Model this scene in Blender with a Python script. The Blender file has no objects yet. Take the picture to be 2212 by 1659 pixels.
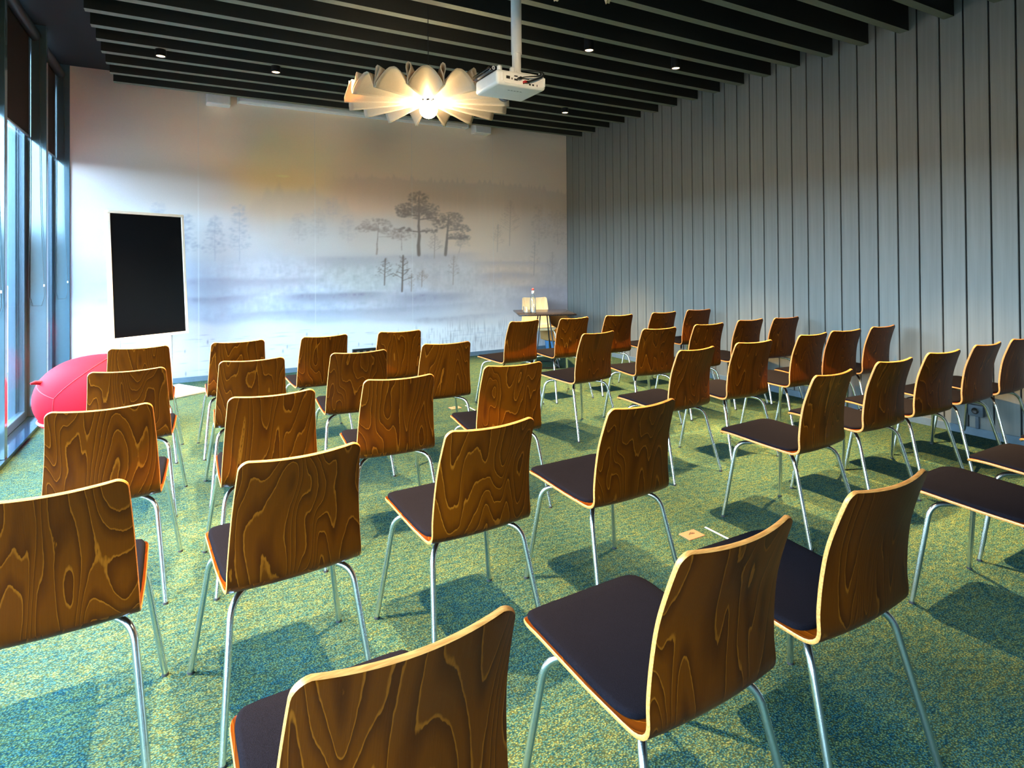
import bpy, bmesh, math, random
import numpy as np
from mathutils import Vector, Matrix

random.seed(7)
S = bpy.context.scene
C = S.collection
PI = math.pi

# ------------------------------------------------------------------ camera
F_PX, YAW, PITCH, ROLL, CY, CAM_H = 1268.84, 0.50489, 0.00859, -0.00743, 554.64, 1.44
_f = Vector((math.sin(YAW) * math.cos(PITCH), math.cos(YAW) * math.cos(PITCH), math.sin(PITCH)))
_r = Vector((math.cos(YAW), -math.sin(YAW), 0))
_u = _r.cross(_f)
_r2 = _r * math.cos(ROLL) + _u * math.sin(ROLL)
_u2 = -_r * math.sin(ROLL) + _u * math.cos(ROLL)
cam = bpy.data.cameras.new('camera')
cam.sensor_fit = 'HORIZONTAL'
cam.sensor_width = 36.0
cam.lens = F_PX / 2212 * 36.0
cam.shift_y = -(829.5 - CY) / 2212
cam.clip_start = 0.05
cam.clip_end = 300
camo = bpy.data.objects.new('camera', cam)
C.objects.link(camo)
M = Matrix((_r2, _u2, -_f)).transposed().to_4x4()
M.translation = Vector((0, 0, CAM_H))
camo.matrix_world = M
S.camera = camo

# ------------------------------------------------------------------ room constants (metres)
XL, XR, YM, YB = -1.159, 5.609, 8.222, -2.40     # window line, plank wall, mural wall, back wall
ZS, ZC = 3.464, 3.70                             # underside of the slats, ceiling
XG = -1.316                                      # glass line
SPOTS_X = (-0.216, 0.80, 3.28, 4.37)
SPOTS_Y = (6.43, 4.42, 2.41)

# ------------------------------------------------------------------ sky, light, exposure
SKY_STRENGTH = 19.0
SPOT_W = 720.0
BULB_E = 190.0
S.view_settings.view_transform = 'Standard'
S.view_settings.look = 'None'
S.view_settings.exposure = 1.35
S.view_settings.gamma = 1.0
S.view_settings.use_curve_mapping = False
S.cycles.max_bounces = 10
S.cycles.diffuse_bounces = 5
S.cycles.glossy_bounces = 5
S.cycles.transparent_max_bounces = 12
S.cycles.sample_clamp_indirect = 8.0
S.cycles.caustics_reflective = False
S.cycles.caustics_refractive = False
S.cycles.use_denoising = True

W = bpy.data.worlds.new('sky'); S.world = W
W.use_nodes = True
nt = W.node_tree; nt.nodes.clear()
wo = nt.nodes.new('ShaderNodeOutputWorld'); bg = nt.nodes.new('ShaderNodeBackground')
tc = nt.nodes.new('ShaderNodeTexCoord'); sx = nt.nodes.new('ShaderNodeSeparateXYZ')
rp = nt.nodes.new('ShaderNodeValToRGB')
nt.links.new(tc.outputs['Generated'], sx.inputs[0]); nt.links.new(sx.outputs['Z'], rp.inputs[0])
rp.color_ramp.elements[0].position = 0.0; rp.color_ramp.elements[0].color = (0.60, 0.81, 1.0, 1)
rp.color_ramp.elements[1].position = 0.75; rp.color_ramp.elements[1].color = (0.42, 0.68, 1.0, 1)
nt.links.new(rp.outputs[0], bg.inputs[0]); bg.inputs[1].default_value = SKY_STRENGTH
nt.links.new(bg.outputs[0], wo.inputs[0])

pl = bpy.data.lights.new('window_daylight_portal', 'AREA'); pl.shape = 'RECTANGLE'
pl.size = 2.62; pl.size_y = YM + 1.70; pl.cycles.is_portal = True
po = bpy.data.objects.new('window_daylight_portal', pl); C.objects.link(po)
po.location = (XG - 0.12, (YM - 1.70) / 2, 1.34)
po.rotation_euler = (0, -PI / 2, 0)              # faces into the room (+x)

# ------------------------------------------------------------------ helpers
def lin(c):
    return tuple((x / 12.92 if x <= 0.04045 else ((x + 0.055) / 1.055) ** 2.4) for x in c)
def rgb(r, g, b): return lin((r / 255, g / 255, b / 255)) + (1,)

class NT:
    """tiny node builder"""
    def __init__(s, name):
        s.m = bpy.data.materials.new(name); s.m.use_nodes = True
        s.t = s.m.node_tree; s.t.nodes.clear()
        s.o = s.n('ShaderNodeOutputMaterial')
    def n(s, kind, ins=None, **at):
        nd = s.t.nodes.new(kind)
        for k, v in at.items(): setattr(nd, k, v)
        for k, v in (ins or {}).items(): s.set(nd, k, v)
        return nd
    def set(s, nd, k, v):
        i = nd.inputs[k]
        if isinstance(v, bpy.types.NodeSocket): s.t.links.new(v, i)
        else: i.default_value = v
    def math(s, op, a, b=0.0, c=0.0):
        nd = s.t.nodes.new('ShaderNodeMath'); nd.operation = op
        for i, v in enumerate((a, b, c)): s.set(nd, i, v)
        return nd.outputs[0]
    def ramp(s, fac, stops, interp='LINEAR'):
        nd = s.t.nodes.new('ShaderNodeValToRGB'); nd.color_ramp.interpolation = interp
        e = nd.color_ramp.elements
        while len(e) < len(stops): e.new(0.5)
        for el, (p, c) in zip(e, stops): el.position = p; el.color = c if len(c) == 4 else tuple(c) + (1,)
        s.set(nd, 0, fac); return nd.outputs[0]
    def mix(s, fac, a, b, kind='MIX'):
        nd = s.t.nodes.new('ShaderNodeMix'); nd.data_type = 'RGBA'; nd.blend_type = kind
        s.set(nd, 0, fac); s.set(nd, 6, a); s.set(nd, 7, b); return nd.outputs[2]
    def noise(s, vec, scale, detail=2.0, rough=0.5, dist=0.0):
        nd = s.n('ShaderNodeTexNoise', {'Scale': scale, 'Detail': detail, 'Roughness': rough, 'Distortion': dist})
        if vec is not None: s.set(nd, 'Vector', vec)
        return nd.outputs['Fac']
    def mapping(s, vec, scale=(1, 1, 1), loc=(0, 0, 0)):
        nd = s.n('ShaderNodeMapping', {'Vector': vec, 'Scale': scale, 'Location': loc}); return nd.outputs[0]
    def bsdf(s, **k):
        p = s.n('ShaderNodeBsdfPrincipled')
        for a, v in k.items(): s.set(p, a.replace('_', ' '), v)
        s.t.links.new(p.outputs[0], s.o.inputs[0]); return p
    def bump(s, p, h, strength, dist=0.01):
        b = s.n('ShaderNodeBump', {'Height': h, 'Strength': strength, 'Distance': dist})
        s.t.links.new(b.outputs[0], p.inputs['Normal'])

def plain(name, col, rough=0.5, metal=0.0, var=0.06, scale=30.0, spec=0.5):
    """painted / plain surface: base colour with a slight procedural mottling"""
    m = NT(name); tc = m.n('ShaderNodeTexCoord')
    nz = m.noise(tc.outputs['Object'], scale, 3.0)
    a = tuple(max(0, c * (1 - var)) for c in col[:3]) + (1,); b = tuple(min(1, c * (1 + var)) for c in col[:3]) + (1,)
    m.bsdf(Base_Color=m.ramp(nz, [(0.3, a), (0.7, b)]), Roughness=rough, Metallic=metal, Specular_IOR_Level=spec)
    return m.m

class MB:
    """collects shapes, builds ONE mesh object"""
    def __init__(s): s.v = []; s.f = []; s.mi = []
    def add(s, v, f, mi=0):
        o = len(s.v); s.v += [tuple(p) for p in v]; s.f += [tuple(i + o for i in q) for q in f]; s.mi += [mi] * len(f)
        return s
    def box(s, x0, x1, y0, y1, z0, z1, mi=0):
        v = [(x, y, z) for z in (z0, z1) for y in (y0, y1) for x in (x0, x1)]
        return s.add(v, [(0, 2, 3, 1), (4, 5, 7, 6), (0, 1, 5, 4), (2, 6, 7, 3), (0, 4, 6, 2), (1, 3, 7, 5)], mi)
    def rbox(s, x0, x1, y0, y1, z0, z1, r=0.01, seg=2, mi=0):
        bm = bmesh.new()
        bmesh.ops.create_cube(bm, size=1)
        for v in bm.verts: v.co = ((x0 + x1) / 2 + v.co.x * (x1 - x0), (y0 + y1) / 2 + v.co.y * (y1 - y0), (z0 + z1) / 2 + v.co.z * (z1 - z0))
        bmesh.ops.bevel(bm, geom=list(bm.edges), offset=r, segments=seg, profile=0.5, affect='EDGES')
        bm.verts.index_update()
        s.add([v.co[:] for v in bm.verts], [[v.index for v in f.verts] for f in bm.faces], mi); bm.free(); return s
    def tube(s, path, r, n=10, mi=0, cap=True):
        path = [Vector(p) for p in path]; k = len(path)
        rr = r if isinstance(r, (list, tuple)) else [r] * k
        t0 = (path[1] - path[0]).normalized()
        a = Vector((0, 0, 1)) if abs(t0.z) < 0.9 else Vector((1, 0, 0))
        nrm = (a - t0 * a.dot(t0)).normalized(); v = []
        for i, p in enumerate(path):
            t = (path[min(i + 1, k - 1)] - path[max(i - 1, 0)]).normalized()
            nrm = (nrm - t * nrm.dot(t)).normalized(); b = t.cross(nrm)
            v += [p + (nrm * math.cos(2 * PI * j / n) + b * math.sin(2 * PI * j / n)) * rr[i] for j in range(n)]
        f = [(i * n + j, i * n + (j + 1) % n, (i + 1) * n + (j + 1) % n, (i + 1) * n + j) for i in range(k - 1) for j in range(n)]
        if cap: f += [tuple(range(n))[::-1], tuple(range((k - 1) * n, k * n))]
        return s.add(v, f, mi)
    def lathe(s, prof, n=32, c=(0, 0), mi=0, sx=1.0, sy=1.0):
        v = [(c[0] + r * sx * math.cos(2 * PI * j / n), c[1] + r * sy * math.sin(2 * PI * j / n), z) for r, z in prof for j in range(n)]
        k = len(prof)
        f = [(i * n + j, i * n + (j + 1) % n, (i + 1) * n + (j + 1) % n, (i + 1) * n + j) for i in range(k - 1) for j in range(n)]
        if prof[0][0] > 1e-5: f.append(tuple(range(n))[::-1])
        if prof[-1][0] > 1e-5: f.append(tuple(range((k - 1) * n, k * n)))
        return s.add(v, f, mi)
    def build(s, name, mats, parent=None, smooth=None):
        me = bpy.data.meshes.new(name); me.from_pydata(s.v, [], s.f)
        mats = mats if isinstance(mats, (list, tuple)) else [mats]
        for m in mats: me.materials.append(m)
        if len(mats) > 1: me.polygons.foreach_set('material_index', s.mi)
        bm = bmesh.new(); bm.from_mesh(me); bmesh.ops.remove_doubles(bm, verts=bm.verts, dist=1e-6)
        bmesh.ops.recalc_face_normals(bm, faces=bm.faces); bm.to_mesh(me); bm.free()
        if smooth is not None:
            me.polygons.foreach_set('use_smooth', [True] * len(me.polygons)); me.set_sharp_from_angle(angle=math.radians(smooth))
        me.update()
        return link(name, me, parent)

def link(name, me, parent=None):
    o = bpy.data.objects.new(name, me); C.objects.link(o)
    if parent is not None: o.parent = parent
    return o
def empty(name, loc=(0, 0, 0), rz=0.0, parent=None):
    o = bpy.data.objects.new(name, None); C.objects.link(o); o.location = loc; o.rotation_euler = (0, 0, rz)
    o.empty_display_size = 0.1
    if parent is not None: o.parent = parent
    return o
def tag(o, label=None, cat=None, group=None, kind=None):
    if label: o['label'] = label
    if cat: o['category'] = cat
    if group: o['group'] = group
    if kind: o['kind'] = kind
    return o
def copy_tree(o, parent=None):
    c = o.copy(); C.objects.link(c); c.parent = parent
    for ch in list(o.children): copy_tree(ch, c)
    return c
def fillet(pts, rad, seg=6):
    """polyline with rounded corners"""
    P = [Vector(p) for p in pts]; out = [P[0]]
    for i in range(1, len(P) - 1):
        a = (P[i - 1] - P[i]); b = (P[i + 1] - P[i]); d = min(rad, a.length * .48, b.length * .48)
        p0 = P[i] + a.normalized() * d; p1 = P[i] + b.normalized() * d
        for k in range(seg + 1):
            t = k / seg; out.append(p0 * (1 - t) ** 2 + P[i] * 2 * t * (1 - t) + p1 * t * t)
    out.append(P[-1]); return out
def spline(pts, n):
    """Catmull-Rom through 2-D/3-D points, n samples, uniform in arc length"""
    P = np.array(pts, float); P = np.vstack([2 * P[0] - P[1], P, 2 * P[-1] - P[-2]]); o = []
    for i in range(1, len(P) - 2):
        for t in np.linspace(0, 1, 24, endpoint=False):
            a, b, c, d = P[i - 1], P[i], P[i + 1], P[i + 2]
            o.append(.5 * ((2 * b) + (-a + c) * t + (2 * a - 5 * b + 4 * c - d) * t * t + (-a + 3 * b - 3 * c + d) * t ** 3))
    o.append(P[-2]); o = np.array(o); s = np.r_[0, np.cumsum(np.linalg.norm(np.diff(o, axis=0), axis=1))]
    q = np.linspace(0, s[-1], n); return np.stack([np.interp(q, s, o[:, k]) for k in range(o.shape[1])], 1), q

# ------------------------------------------------------------------ materials
def carpet_material():
    """heathered loop pile: soft colour patches, small loops with dark gaps between them"""
    m = NT('carpet'); tc = m.n('ShaderNodeTexCoord').outputs['Object']
    patch = m.noise(m.mapping(tc, (20, 48, 1)), 1.0, 3.0, 0.6)
    broad = m.noise(m.mapping(tc, (0.9, 2.6, 1)), 2.2, 3.0, 0.6)
    yarn = m.noise(m.mapping(tc, (110, 240, 1)), 1.0, 2.0, 0.6)
    tone = m.math('ADD', m.math('ADD', m.math('MULTIPLY', patch, 0.36), m.math('MULTIPLY', yarn, 0.64)), m.math('MULTIPLY', m.math('SUBTRACT', broad, 0.5), 0.12))
    col = m.ramp(tone, [(0.30, rgb(20, 36, 52)), (0.40, rgb(28, 76, 86)), (0.49, rgb(60, 90, 78)), (0.57, rgb(92, 104, 58)), (0.68, rgb(126, 124, 80))])
    vo = m.n('ShaderNodeTexVoronoi', {'Vector': m.mapping(tc, (150, 210, 1)), 'Scale': 1.0})
    gap = m.ramp(vo.outputs['Distance'], [(0.25, (1.25, 1.25, 1.25, 1)), (0.62, (0.42, 0.42, 0.42, 1))])
    p = m.bsdf(Base_Color=m.mix(1.0, col, gap, 'MULTIPLY'), Roughness=0.95, Specular_IOR_Level=0.05)
    m.bump(p, m.math('SUBTRACT', 1.0, vo.outputs['Distance']), 0.6, 0.004)
    return m.m
def wood_material(name, dark, mid, line, n_rings=13.0, rough=0.33, spec=0.5):
    """plain-sliced veneer: contour lines of a stretched noise field, different on every object"""
    m = NT(name); uv = m.n('ShaderNodeUVMap').outputs[0]; oi = m.n('ShaderNodeObjectInfo').outputs['Random']
    sh = m.n('ShaderNodeCombineXYZ', {0: m.math('MULTIPLY', oi, 37.0), 1: m.math('MULTIPLY', oi, 91.0), 2: m.math('MULTIPLY', oi, 53.0)}).outputs[0]
    v = m.n('ShaderNodeVectorMath', {0: uv, 1: sh}, operation='ADD').outputs[0]
    big = m.noise(m.mapping(v, (6.2, 1.25, 1)), 1.0, 1.6, 0.42, 0.30)
    jag = m.noise(m.mapping(v, (90, 22, 1)), 1.0, 2.0, 0.6)
    fib = m.noise(m.mapping(v, (420, 9, 1)), 1.0, 2.0, 0.6)
    field = m.math('ADD', m.math('MULTIPLY', big, n_rings), m.math('MULTIPLY', jag, 0.20))
    fr = m.math('FRACT', field)
    ring = m.ramp(fr, [(0.0, line), (0.018, line), (0.07, mid), (0.50, mid), (0.96, dark), (0.985, line)])
    broad = m.noise(m.mapping(v, (3.0, 0.6, 1)), 1.0, 2.0, 0.5)
    c = m.mix(m.math('MULTIPLY', fib, 0.45), ring, dark)
    c = m.mix(m.ramp(broad, [(0.35, (0, 0, 0, 1)), (0.7, (0.45, 0.45, 0.45, 1))]), c, tuple(x * 0.55 for x in dark[:3]) + (1,))
    tint = m.math('MULTIPLY_ADD', oi, 0.35, 0.84)
    c = m.mix(1.0, c, m.n('ShaderNodeCombineColor', {0: tint, 1: tint, 2: tint}).outputs[0], 'MULTIPLY')
    p = m.bsdf(Base_Color=c, Roughness=rough, Specular_IOR_Level=spec)
    m.bump(p, fib, 0.12, 0.002)
    return m.m
def ply_edge_material(name, a, b):
    m = NT(name); tc = m.n('ShaderNodeTexCoord').outputs['Object']
    nz = m.noise(m.mapping(tc, (8, 60, 60)), 4.0, 2.0)
    m.bsdf(Base_Color=m.ramp(nz, [(0.35, a), (0.65, b)]), Roughness=0.45); return m.m
def fabric_material(name, a, b, scale=420.0, bump=0.5, rough=0.92):
    m = NT(name); tc = m.n('ShaderNodeTexCoord').outputs['Object']
    nz = m.noise(tc, scale, 2.0, 0.7)
    p = m.bsdf(Base_Color=m.ramp(nz, [(0.34, a), (0.66, b)]), Roughness=rough, Specular_IOR_Level=0.04)
    m.bump(p, nz, bump, 0.003); return m.m
def plank_material():
    m = NT('grey_plank_paint'); tc = m.n('ShaderNodeTexCoord').outputs['Object']; oi = m.n('ShaderNodeObjectInfo').outputs['Random']
    nz = m.noise(m.mapping(tc, (40, 40, 1.2)), 1.0, 3.0, 0.6)
    base = m.ramp(nz, [(0.3, rgb(108, 110, 106)), (0.7, rgb(120, 122, 118))])
    t = m.math('MULTIPLY_ADD', oi, 0.10, 0.95)
    c = m.mix(1.0, base, m.n('ShaderNodeCombineColor', {0: t, 1: t, 2: t}).outputs[0], 'MULTIPLY')
    p = m.bsdf(Base_Color=c, Roughness=0.55); m.bump(p, nz, 0.1, 0.002); return m.m
def mural_material():
    m = NT('mural_print'); a = m.n('ShaderNodeVertexColor', layer_name='print').outputs[0]
    tc = m.n('ShaderNodeTexCoord').outputs['Object']
    g = m.noise(tc, 160.0, 2.0, 0.7)
    c = m.mix(1.0, a, m.ramp(g, [(0.3, (0.94, 0.94, 0.94, 1)), (0.7, (1, 1, 1, 1))]), 'MULTIPLY')
    m.bsdf(Base_Color=c, Roughness=0.75, Specular_IOR_Level=0.25); return m.m
def glass_pane_material():
    m = NT('window_glass')
    t = m.n('ShaderNodeBsdfTransparent', {0: (0.90, 0.96, 0.97, 1)}); g = m.n('ShaderNodeBsdfGlossy', {'Roughness': 0.02})
    bf_ = m.n('ShaderNodeNewGeometry').outputs['Backfacing']
    fr = m.n('ShaderNodeFresnel', {0: m.math('MULTIPLY_ADD', bf_, -0.8333, 1.5)}); mx = m.n('ShaderNodeMixShader', {0: fr.outputs[0], 1: t.outputs[0], 2: g.outputs[0]})
    m.t.links.new(mx.outputs[0], m.o.inputs[0]); return m.m
def emit_material(name, col, strength):
    m = NT(name); e = m.n('ShaderNodeEmission', {0: col, 1: strength}); m.t.links.new(e.outputs[0], m.o.inputs[0]); return m.m
def felt_material():
    m = NT('cream_felt'); tc = m.n('ShaderNodeTexCoord').outputs['Object']
    nz = m.noise(tc, 260.0, 2.0, 0.7)
    col = m.ramp(nz, [(0.3, rgb(206, 196, 172)), (0.7, rgb(226, 218, 198))])
    d = m.n('ShaderNodeBsdfDiffuse', {0: col}); tr = m.n('ShaderNodeBsdfTranslucent', {0: rgb(230, 190, 130)})
    mx = m.n('ShaderNodeMixShader', {0: 0.30, 1: d.outputs[0], 2: tr.outputs[0]}); m.t.links.new(mx.outputs[0], m.o.inputs[0]); return m.m
def paving_material():
    m = NT('terrace_paving'); tc = m.n('ShaderNodeTexCoord').outputs['Object']
    b = m.n('ShaderNodeTexBrick', {'Vector': tc, 'Color1': rgb(84, 78, 72), 'Color2': rgb(76, 71, 66), 'Mortar': rgb(56, 52, 48), 'Scale': 1.0,
                                   'Mortar Size': 0.012, 'Brick Width': 0.9, 'Row Height': 0.45})
    m.bsdf(Base_Color=b.outputs[0], Roughness=0.8); return m.m
def clear_glass_material():
    m = NT('clear_glass'); m.bsdf(Base_Color=(0.97, 1, 0.98, 1), Roughness=0.0, Transmission_Weight=1.0, IOR=1.45); return m.m

MAT = {
    'carpet': carpet_material(), 'plank': plank_material(), 'mural': mural_material(), 'glass': glass_pane_material(), 'felt': felt_material(),
    'paving': paving_material(), 'clear': clear_glass_material(),
    'wood': wood_material('stained_beech_veneer', rgb(66, 25, 0), rgb(100, 46, 1), rgb(150, 82, 14), 20.0, 0.34, 0.16),
    'pale_wood': wood_material('pale_birch_veneer', rgb(226, 190, 140), rgb(236, 204, 156), rgb(244, 216, 172), 8.0, 0.4),
    'edge': ply_edge_material('plywood_edge', rgb(180, 110, 48), rgb(208, 142, 72)),
    'pale_edge': ply_edge_material('birch_edge', rgb(226, 186, 134), rgb(240, 208, 160)),
    'pad': fabric_material('charcoal_wool', rgb(10, 9, 13), rgb(21, 19, 25)),
    'chrome': plain('chrome', (0.80, 0.84, 0.83, 1), 0.22, 1.0, 0.02), 'glide': plain('dark_rubber', rgb(40, 40, 42), 0.7),
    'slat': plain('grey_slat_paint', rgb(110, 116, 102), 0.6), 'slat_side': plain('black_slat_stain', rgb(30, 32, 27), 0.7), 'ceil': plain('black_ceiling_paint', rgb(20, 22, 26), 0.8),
    'groove': plain('groove_black', rgb(14, 16, 16), 0.9), 'skirt': plain('grey_blue_skirting', rgb(98, 116, 128), 0.45),
    'wallgrey': plain('grey_wall_paint', rgb(72, 76, 76), 0.7), 'fin': plain('polished_dark_panel', (0.10, 0.17, 0.21, 1), 0.09, 0.35, 0.02, 30.0, 1.0),
    'frame': plain('blue_grey_window_frame', rgb(70, 92, 108), 0.3, 0.35), 'ledge': plain('polished_black_ledge', rgb(30, 52, 72), 0.10, 0.25, 0.02),
    'blind': fabric_material('dark_blind_cloth', rgb(50, 42, 40), rgb(64, 54, 50), 300.0, 0.2), 'tube': plain('blind_tube_black', rgb(34, 34, 36), 0.5),
    'bar': plain('blind_bar_alu', rgb(190, 198, 204), 0.3, 0.8), 'chain': plain('chain_grey', rgb(70, 80, 84), 0.4, 0.4),
    'white': plain('white_plastic', rgb(232, 234, 232), 0.4, 0, 0.02), 'white_metal': plain('white_powder_coat', rgb(236, 238, 240), 0.35, 0, 0.02),
    'cream': plain('cream_bezel', rgb(238, 226, 206), 0.45, 0, 0.02), 'screen': plain('black_display_glass', rgb(7, 9, 13), 0.16, 0, 0.1),
    'black': plain('black_plastic', rgb(20, 20, 22), 0.4), 'gloss_black': plain('gloss_black_box', rgb(16, 17, 24), 0.15), 'portgrey': plain('port_metal', rgb(120, 116, 110), 0.35, 0.6),
    'red': fabric_material('red_stretch_fabric', rgb(216, 22, 36), rgb(232, 34, 46), 500.0, 0.15, 0.62), 'redseam': plain('red_seam', rgb(150, 8, 30), 0.7),
    'pedestal': plain('red_pedestal', rgb(224, 44, 60), 0.35, 0, 0.02), 'table': plain('black_laminate', rgb(34, 30, 30), 0.22), 'wire': plain('black_wire', rgb(16, 16, 18), 0.35),
    'redcap': plain('red_stopper', rgb(214, 40, 44), 0.4), 'tan': fabric_material('tan_leather', rgb(150, 112, 66), rgb(166, 126, 76), 90.0, 0.2, 0.6),
    'blue': fabric_material('blue_fabric', rgb(70, 108, 146), rgb(84, 124, 160), 300.0, 0.2), 'copper': plain('copper_plate', rgb(160, 118, 90), 0.4, 0.2),
    'tape': plain('pale_tape', rgb(206, 226, 216), 0.5), 'socket': plain('grey_socket', rgb(74, 88, 100), 0.45),
    'facade': plain('white_render', rgb(232, 236, 238), 0.8), 'tanwall': plain('tan_brick', rgb(150, 118, 84), 0.9, 0, 0.2, 3.0), 'roof': plain('brown_roof', rgb(96, 66, 48), 0.9),
    'blueglass': plain('blue_facade_glass', rgb(52, 92, 120), 0.15), 'darkwin': plain('far_window', rgb(52, 64, 76), 0.2), 'lens': emit_material('spot_lamp_glow', (1.0, 0.66, 0.34, 1), 5.0), 'bulb': emit_material('warm_bulb', (1.0, 0.73, 0.43, 1), BULB_E),
}

# ------------------------------------------------------------------ floor, ceiling, walls
fl = MB().box(XL + 0.004, XR + 0.03, YB, YM + 0.02, -0.06, 0.0).build('floor', MAT['carpet']); tag(fl, kind='structure', label='mottled green and teal loop carpet')
ce = MB().box(XG - 0.15, XR + 0.1, YB - 0.1, YM + 0.1, ZC, ZC + 0.1).build('ceiling', MAT['ceil']); tag(ce, kind='structure', label='black ceiling with grey timber slats across')
SL_T = 0.076
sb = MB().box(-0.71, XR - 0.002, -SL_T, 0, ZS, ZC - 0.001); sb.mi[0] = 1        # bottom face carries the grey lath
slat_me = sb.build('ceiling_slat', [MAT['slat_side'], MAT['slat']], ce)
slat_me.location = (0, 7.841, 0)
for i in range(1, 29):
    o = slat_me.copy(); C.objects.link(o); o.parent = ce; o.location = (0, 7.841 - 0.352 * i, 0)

wr = MB().box(XR + 0.016, XR + 0.12, YB - 0.1, YM + 0.1, 0, ZC).build('wall_right', MAT['groove']); tag(wr, kind='structure', label='wall of grey vertical planks')
PW = 0.1757
plank = MB().rbox(XR, XR + 0.017, -PW + 0.0055, -0.0055, 0.0, ZC - 0.001, 0.0025, 1).build('plank', MAT['plank'], wr)
plank.location = (0, 8.2215, 0)
for i in range(1, 60):
    o = plank.copy(); C.objects.link(o); o.parent = wr; o.location = (0, 8.2215 - PW * i, 0)
bb = MB().box(XR - 0.014, XR + 0.001, YB, YM - 0.016, 0, 0.062).build('baseboard_right', MAT['skirt']); tag(bb, kind='structure', label='grey blue skirting below the planks')
wb = MB().box(XG - 0.1, XR + 0.1, YB - 0.1, YB, 0, ZC).build('wall_back', MAT['wallgrey']); tag(wb, kind='structure', label='plain grey back wall')
wl = MB().box(XG - 0.1, XL, YB, -1.72, 0, ZC).build('wall_left', MAT['wallgrey']); tag(wl, kind='structure', label='grey wall pier beside the windows')

# ------------------------------------------------------------------ mural wall (photographic wallpaper in five drops)
wf = MB().box(XG - 0.1, XR + 0.1, YM + 0.004, YM + 0.1, 0, ZC).build('wall_front', MAT['wallgrey']); tag(wf, kind='structure', label='end wall papered with a misty bog landscape at sunrise')
G = 0.010
NX = int(round((XR - XL) / G)) + 1; NZ = int(round(ZC / G)) + 1
gx = np.linspace(XL, XR, NX); gz = np.linspace(0.0, ZC, NZ)
X, Z = np.meshgrid(gx, gz)                                        # (NZ, NX)
rng = np.random.default_rng(11)
def vnoise(sx, sz, octv=1, gain=0.5, ox=0.0):
    out = np.zeros_like(X); amp = 1.0; tot = 0.0
    for k in range(octv):
        nx = int((XR - XL) * sx) + 4; nz = int(ZC * sz) + 4; t = rng.random((nz, nx))
        fx = (X - XL) * sx; fz = Z * sz; i = fx.astype(int); j = fz.astype(int); u = fx - i; w = fz - j
        u = u * u * (3 - 2 * u); w = w * w * (3 - 2 * w)
        out += amp * ((t[j, i] * (1 - u) + t[j, i + 1] * u) * (1 - w) + (t[j + 1, i] * (1 - u) + t[j + 1, i + 1] * u) * w)
        tot += amp; amp *= gain; sx *= 2; sz *= 2
    return out / tot
def sm(a, b, v): t = np.clip((v - a) / (b - a), 0, 1); return t * t * (3 - 2 * t)
# soft colour field from scattered colour notes (x, z, sRGB)
NOTES = [(-1.1, 3.6, 228, 208, 186), (0.3, 3.6, 234, 210, 178), (1.8, 3.6, 234, 200, 158), (3.4, 3.6, 230, 188, 146), (5.6, 3.6, 218, 176, 142),
         (-1.1, 3.0, 226, 208, 198), (0.4, 3.0, 236, 202, 170), (1.1, 2.9, 250, 206, 134), (2.4, 3.0, 238, 184, 132), (4.0, 3.0, 226, 174, 132), (5.6, 3.0, 204, 156, 124),
         (-1.1, 2.4, 214, 210, 214), (0.0, 2.4, 220, 204, 196), (1.1, 2.55, 248, 196, 128), (1.1, 2.3, 226, 196, 170), (2.3, 2.4, 220, 176, 144), (3.6, 2.45, 212, 168, 136), (5.0, 2.5, 182, 148, 128),
         (-1.1, 1.8, 216, 218, 226), (0.3, 1.8, 216, 216, 220), (1.4, 1.8, 208, 202, 200), (2.4, 1.8, 200, 188, 180), (4.0, 1.9, 216, 178, 146), (5.5, 1.9, 172, 148, 134),
         (-1.1, 1.2, 196, 204, 222), (-0.1, 1.2, 190, 198, 216), (1.0, 1.3, 204, 202, 210), (2.2, 1.3, 188, 188, 188), (3.4, 1.2, 178, 168, 168), (4.6, 1.3, 200, 166, 142), (5.6, 1.2, 162, 146, 142),
         (-1.1, 0.85, 220, 222, 232), (0.0, 0.85, 196, 204, 222), (1.5, 0.85, 196, 202, 216), (3.0, 0.85, 184, 184, 196), (4.3, 0.85, 180, 168, 170), (5.5, 0.85, 152, 142, 152),
         (-1.1, 0.4, 226, 226, 232), (1.0, 0.35, 228, 227, 230), (3.0, 0.3, 226, 222, 224), (4.3, 0.4, 214, 202, 200), (5.5, 0.4, 182, 168, 168), (-1.1, 0.0, 224, 224, 230), (2.5, 0.0, 220, 220, 224), (5.5, 0.0, 172, 162, 162)]
num = np.zeros(X.shape + (3,)); den = np.zeros_like(X)
for nx_, nz_, r_, g_, b_ in NOTES:
    w_ = 1.0 / (((X - nx_) * 0.75) ** 2 + ((Z - nz_) * 1.35) ** 2 + 0.02) ** 2.0
    num += w_[..., None] * np.array([r_, g_, b_]) / 255; den += w_
IMG = num / den[..., None]
n1 = vnoise(0.7, 2.0, 4); n2 = vnoise(2.5, 6, 4); nf = vnoise(16, 24, 2); ng = vnoise(26, 9, 2)
IMG *= (1 + 0.10 * (n1 - 0.5))[..., None]
def shade(mask, col):
    global IMG
    IMG = IMG * (1 - mask[..., None]) + (np.array(col) / 255) * mask[..., None]
# sun disc in the haze
d2 = ((X - 1.10) / 0.62) ** 2 + ((Z - 2.66) / 0.42) ** 2
shade(0.55 * np.exp(-d2), (252, 204, 118))
shade(0.75 * np.exp(-(((X - 1.10) / 0.085) ** 2 + ((Z - 2.592) / 0.018) ** 2) ** 2), (255, 226, 130))
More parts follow.
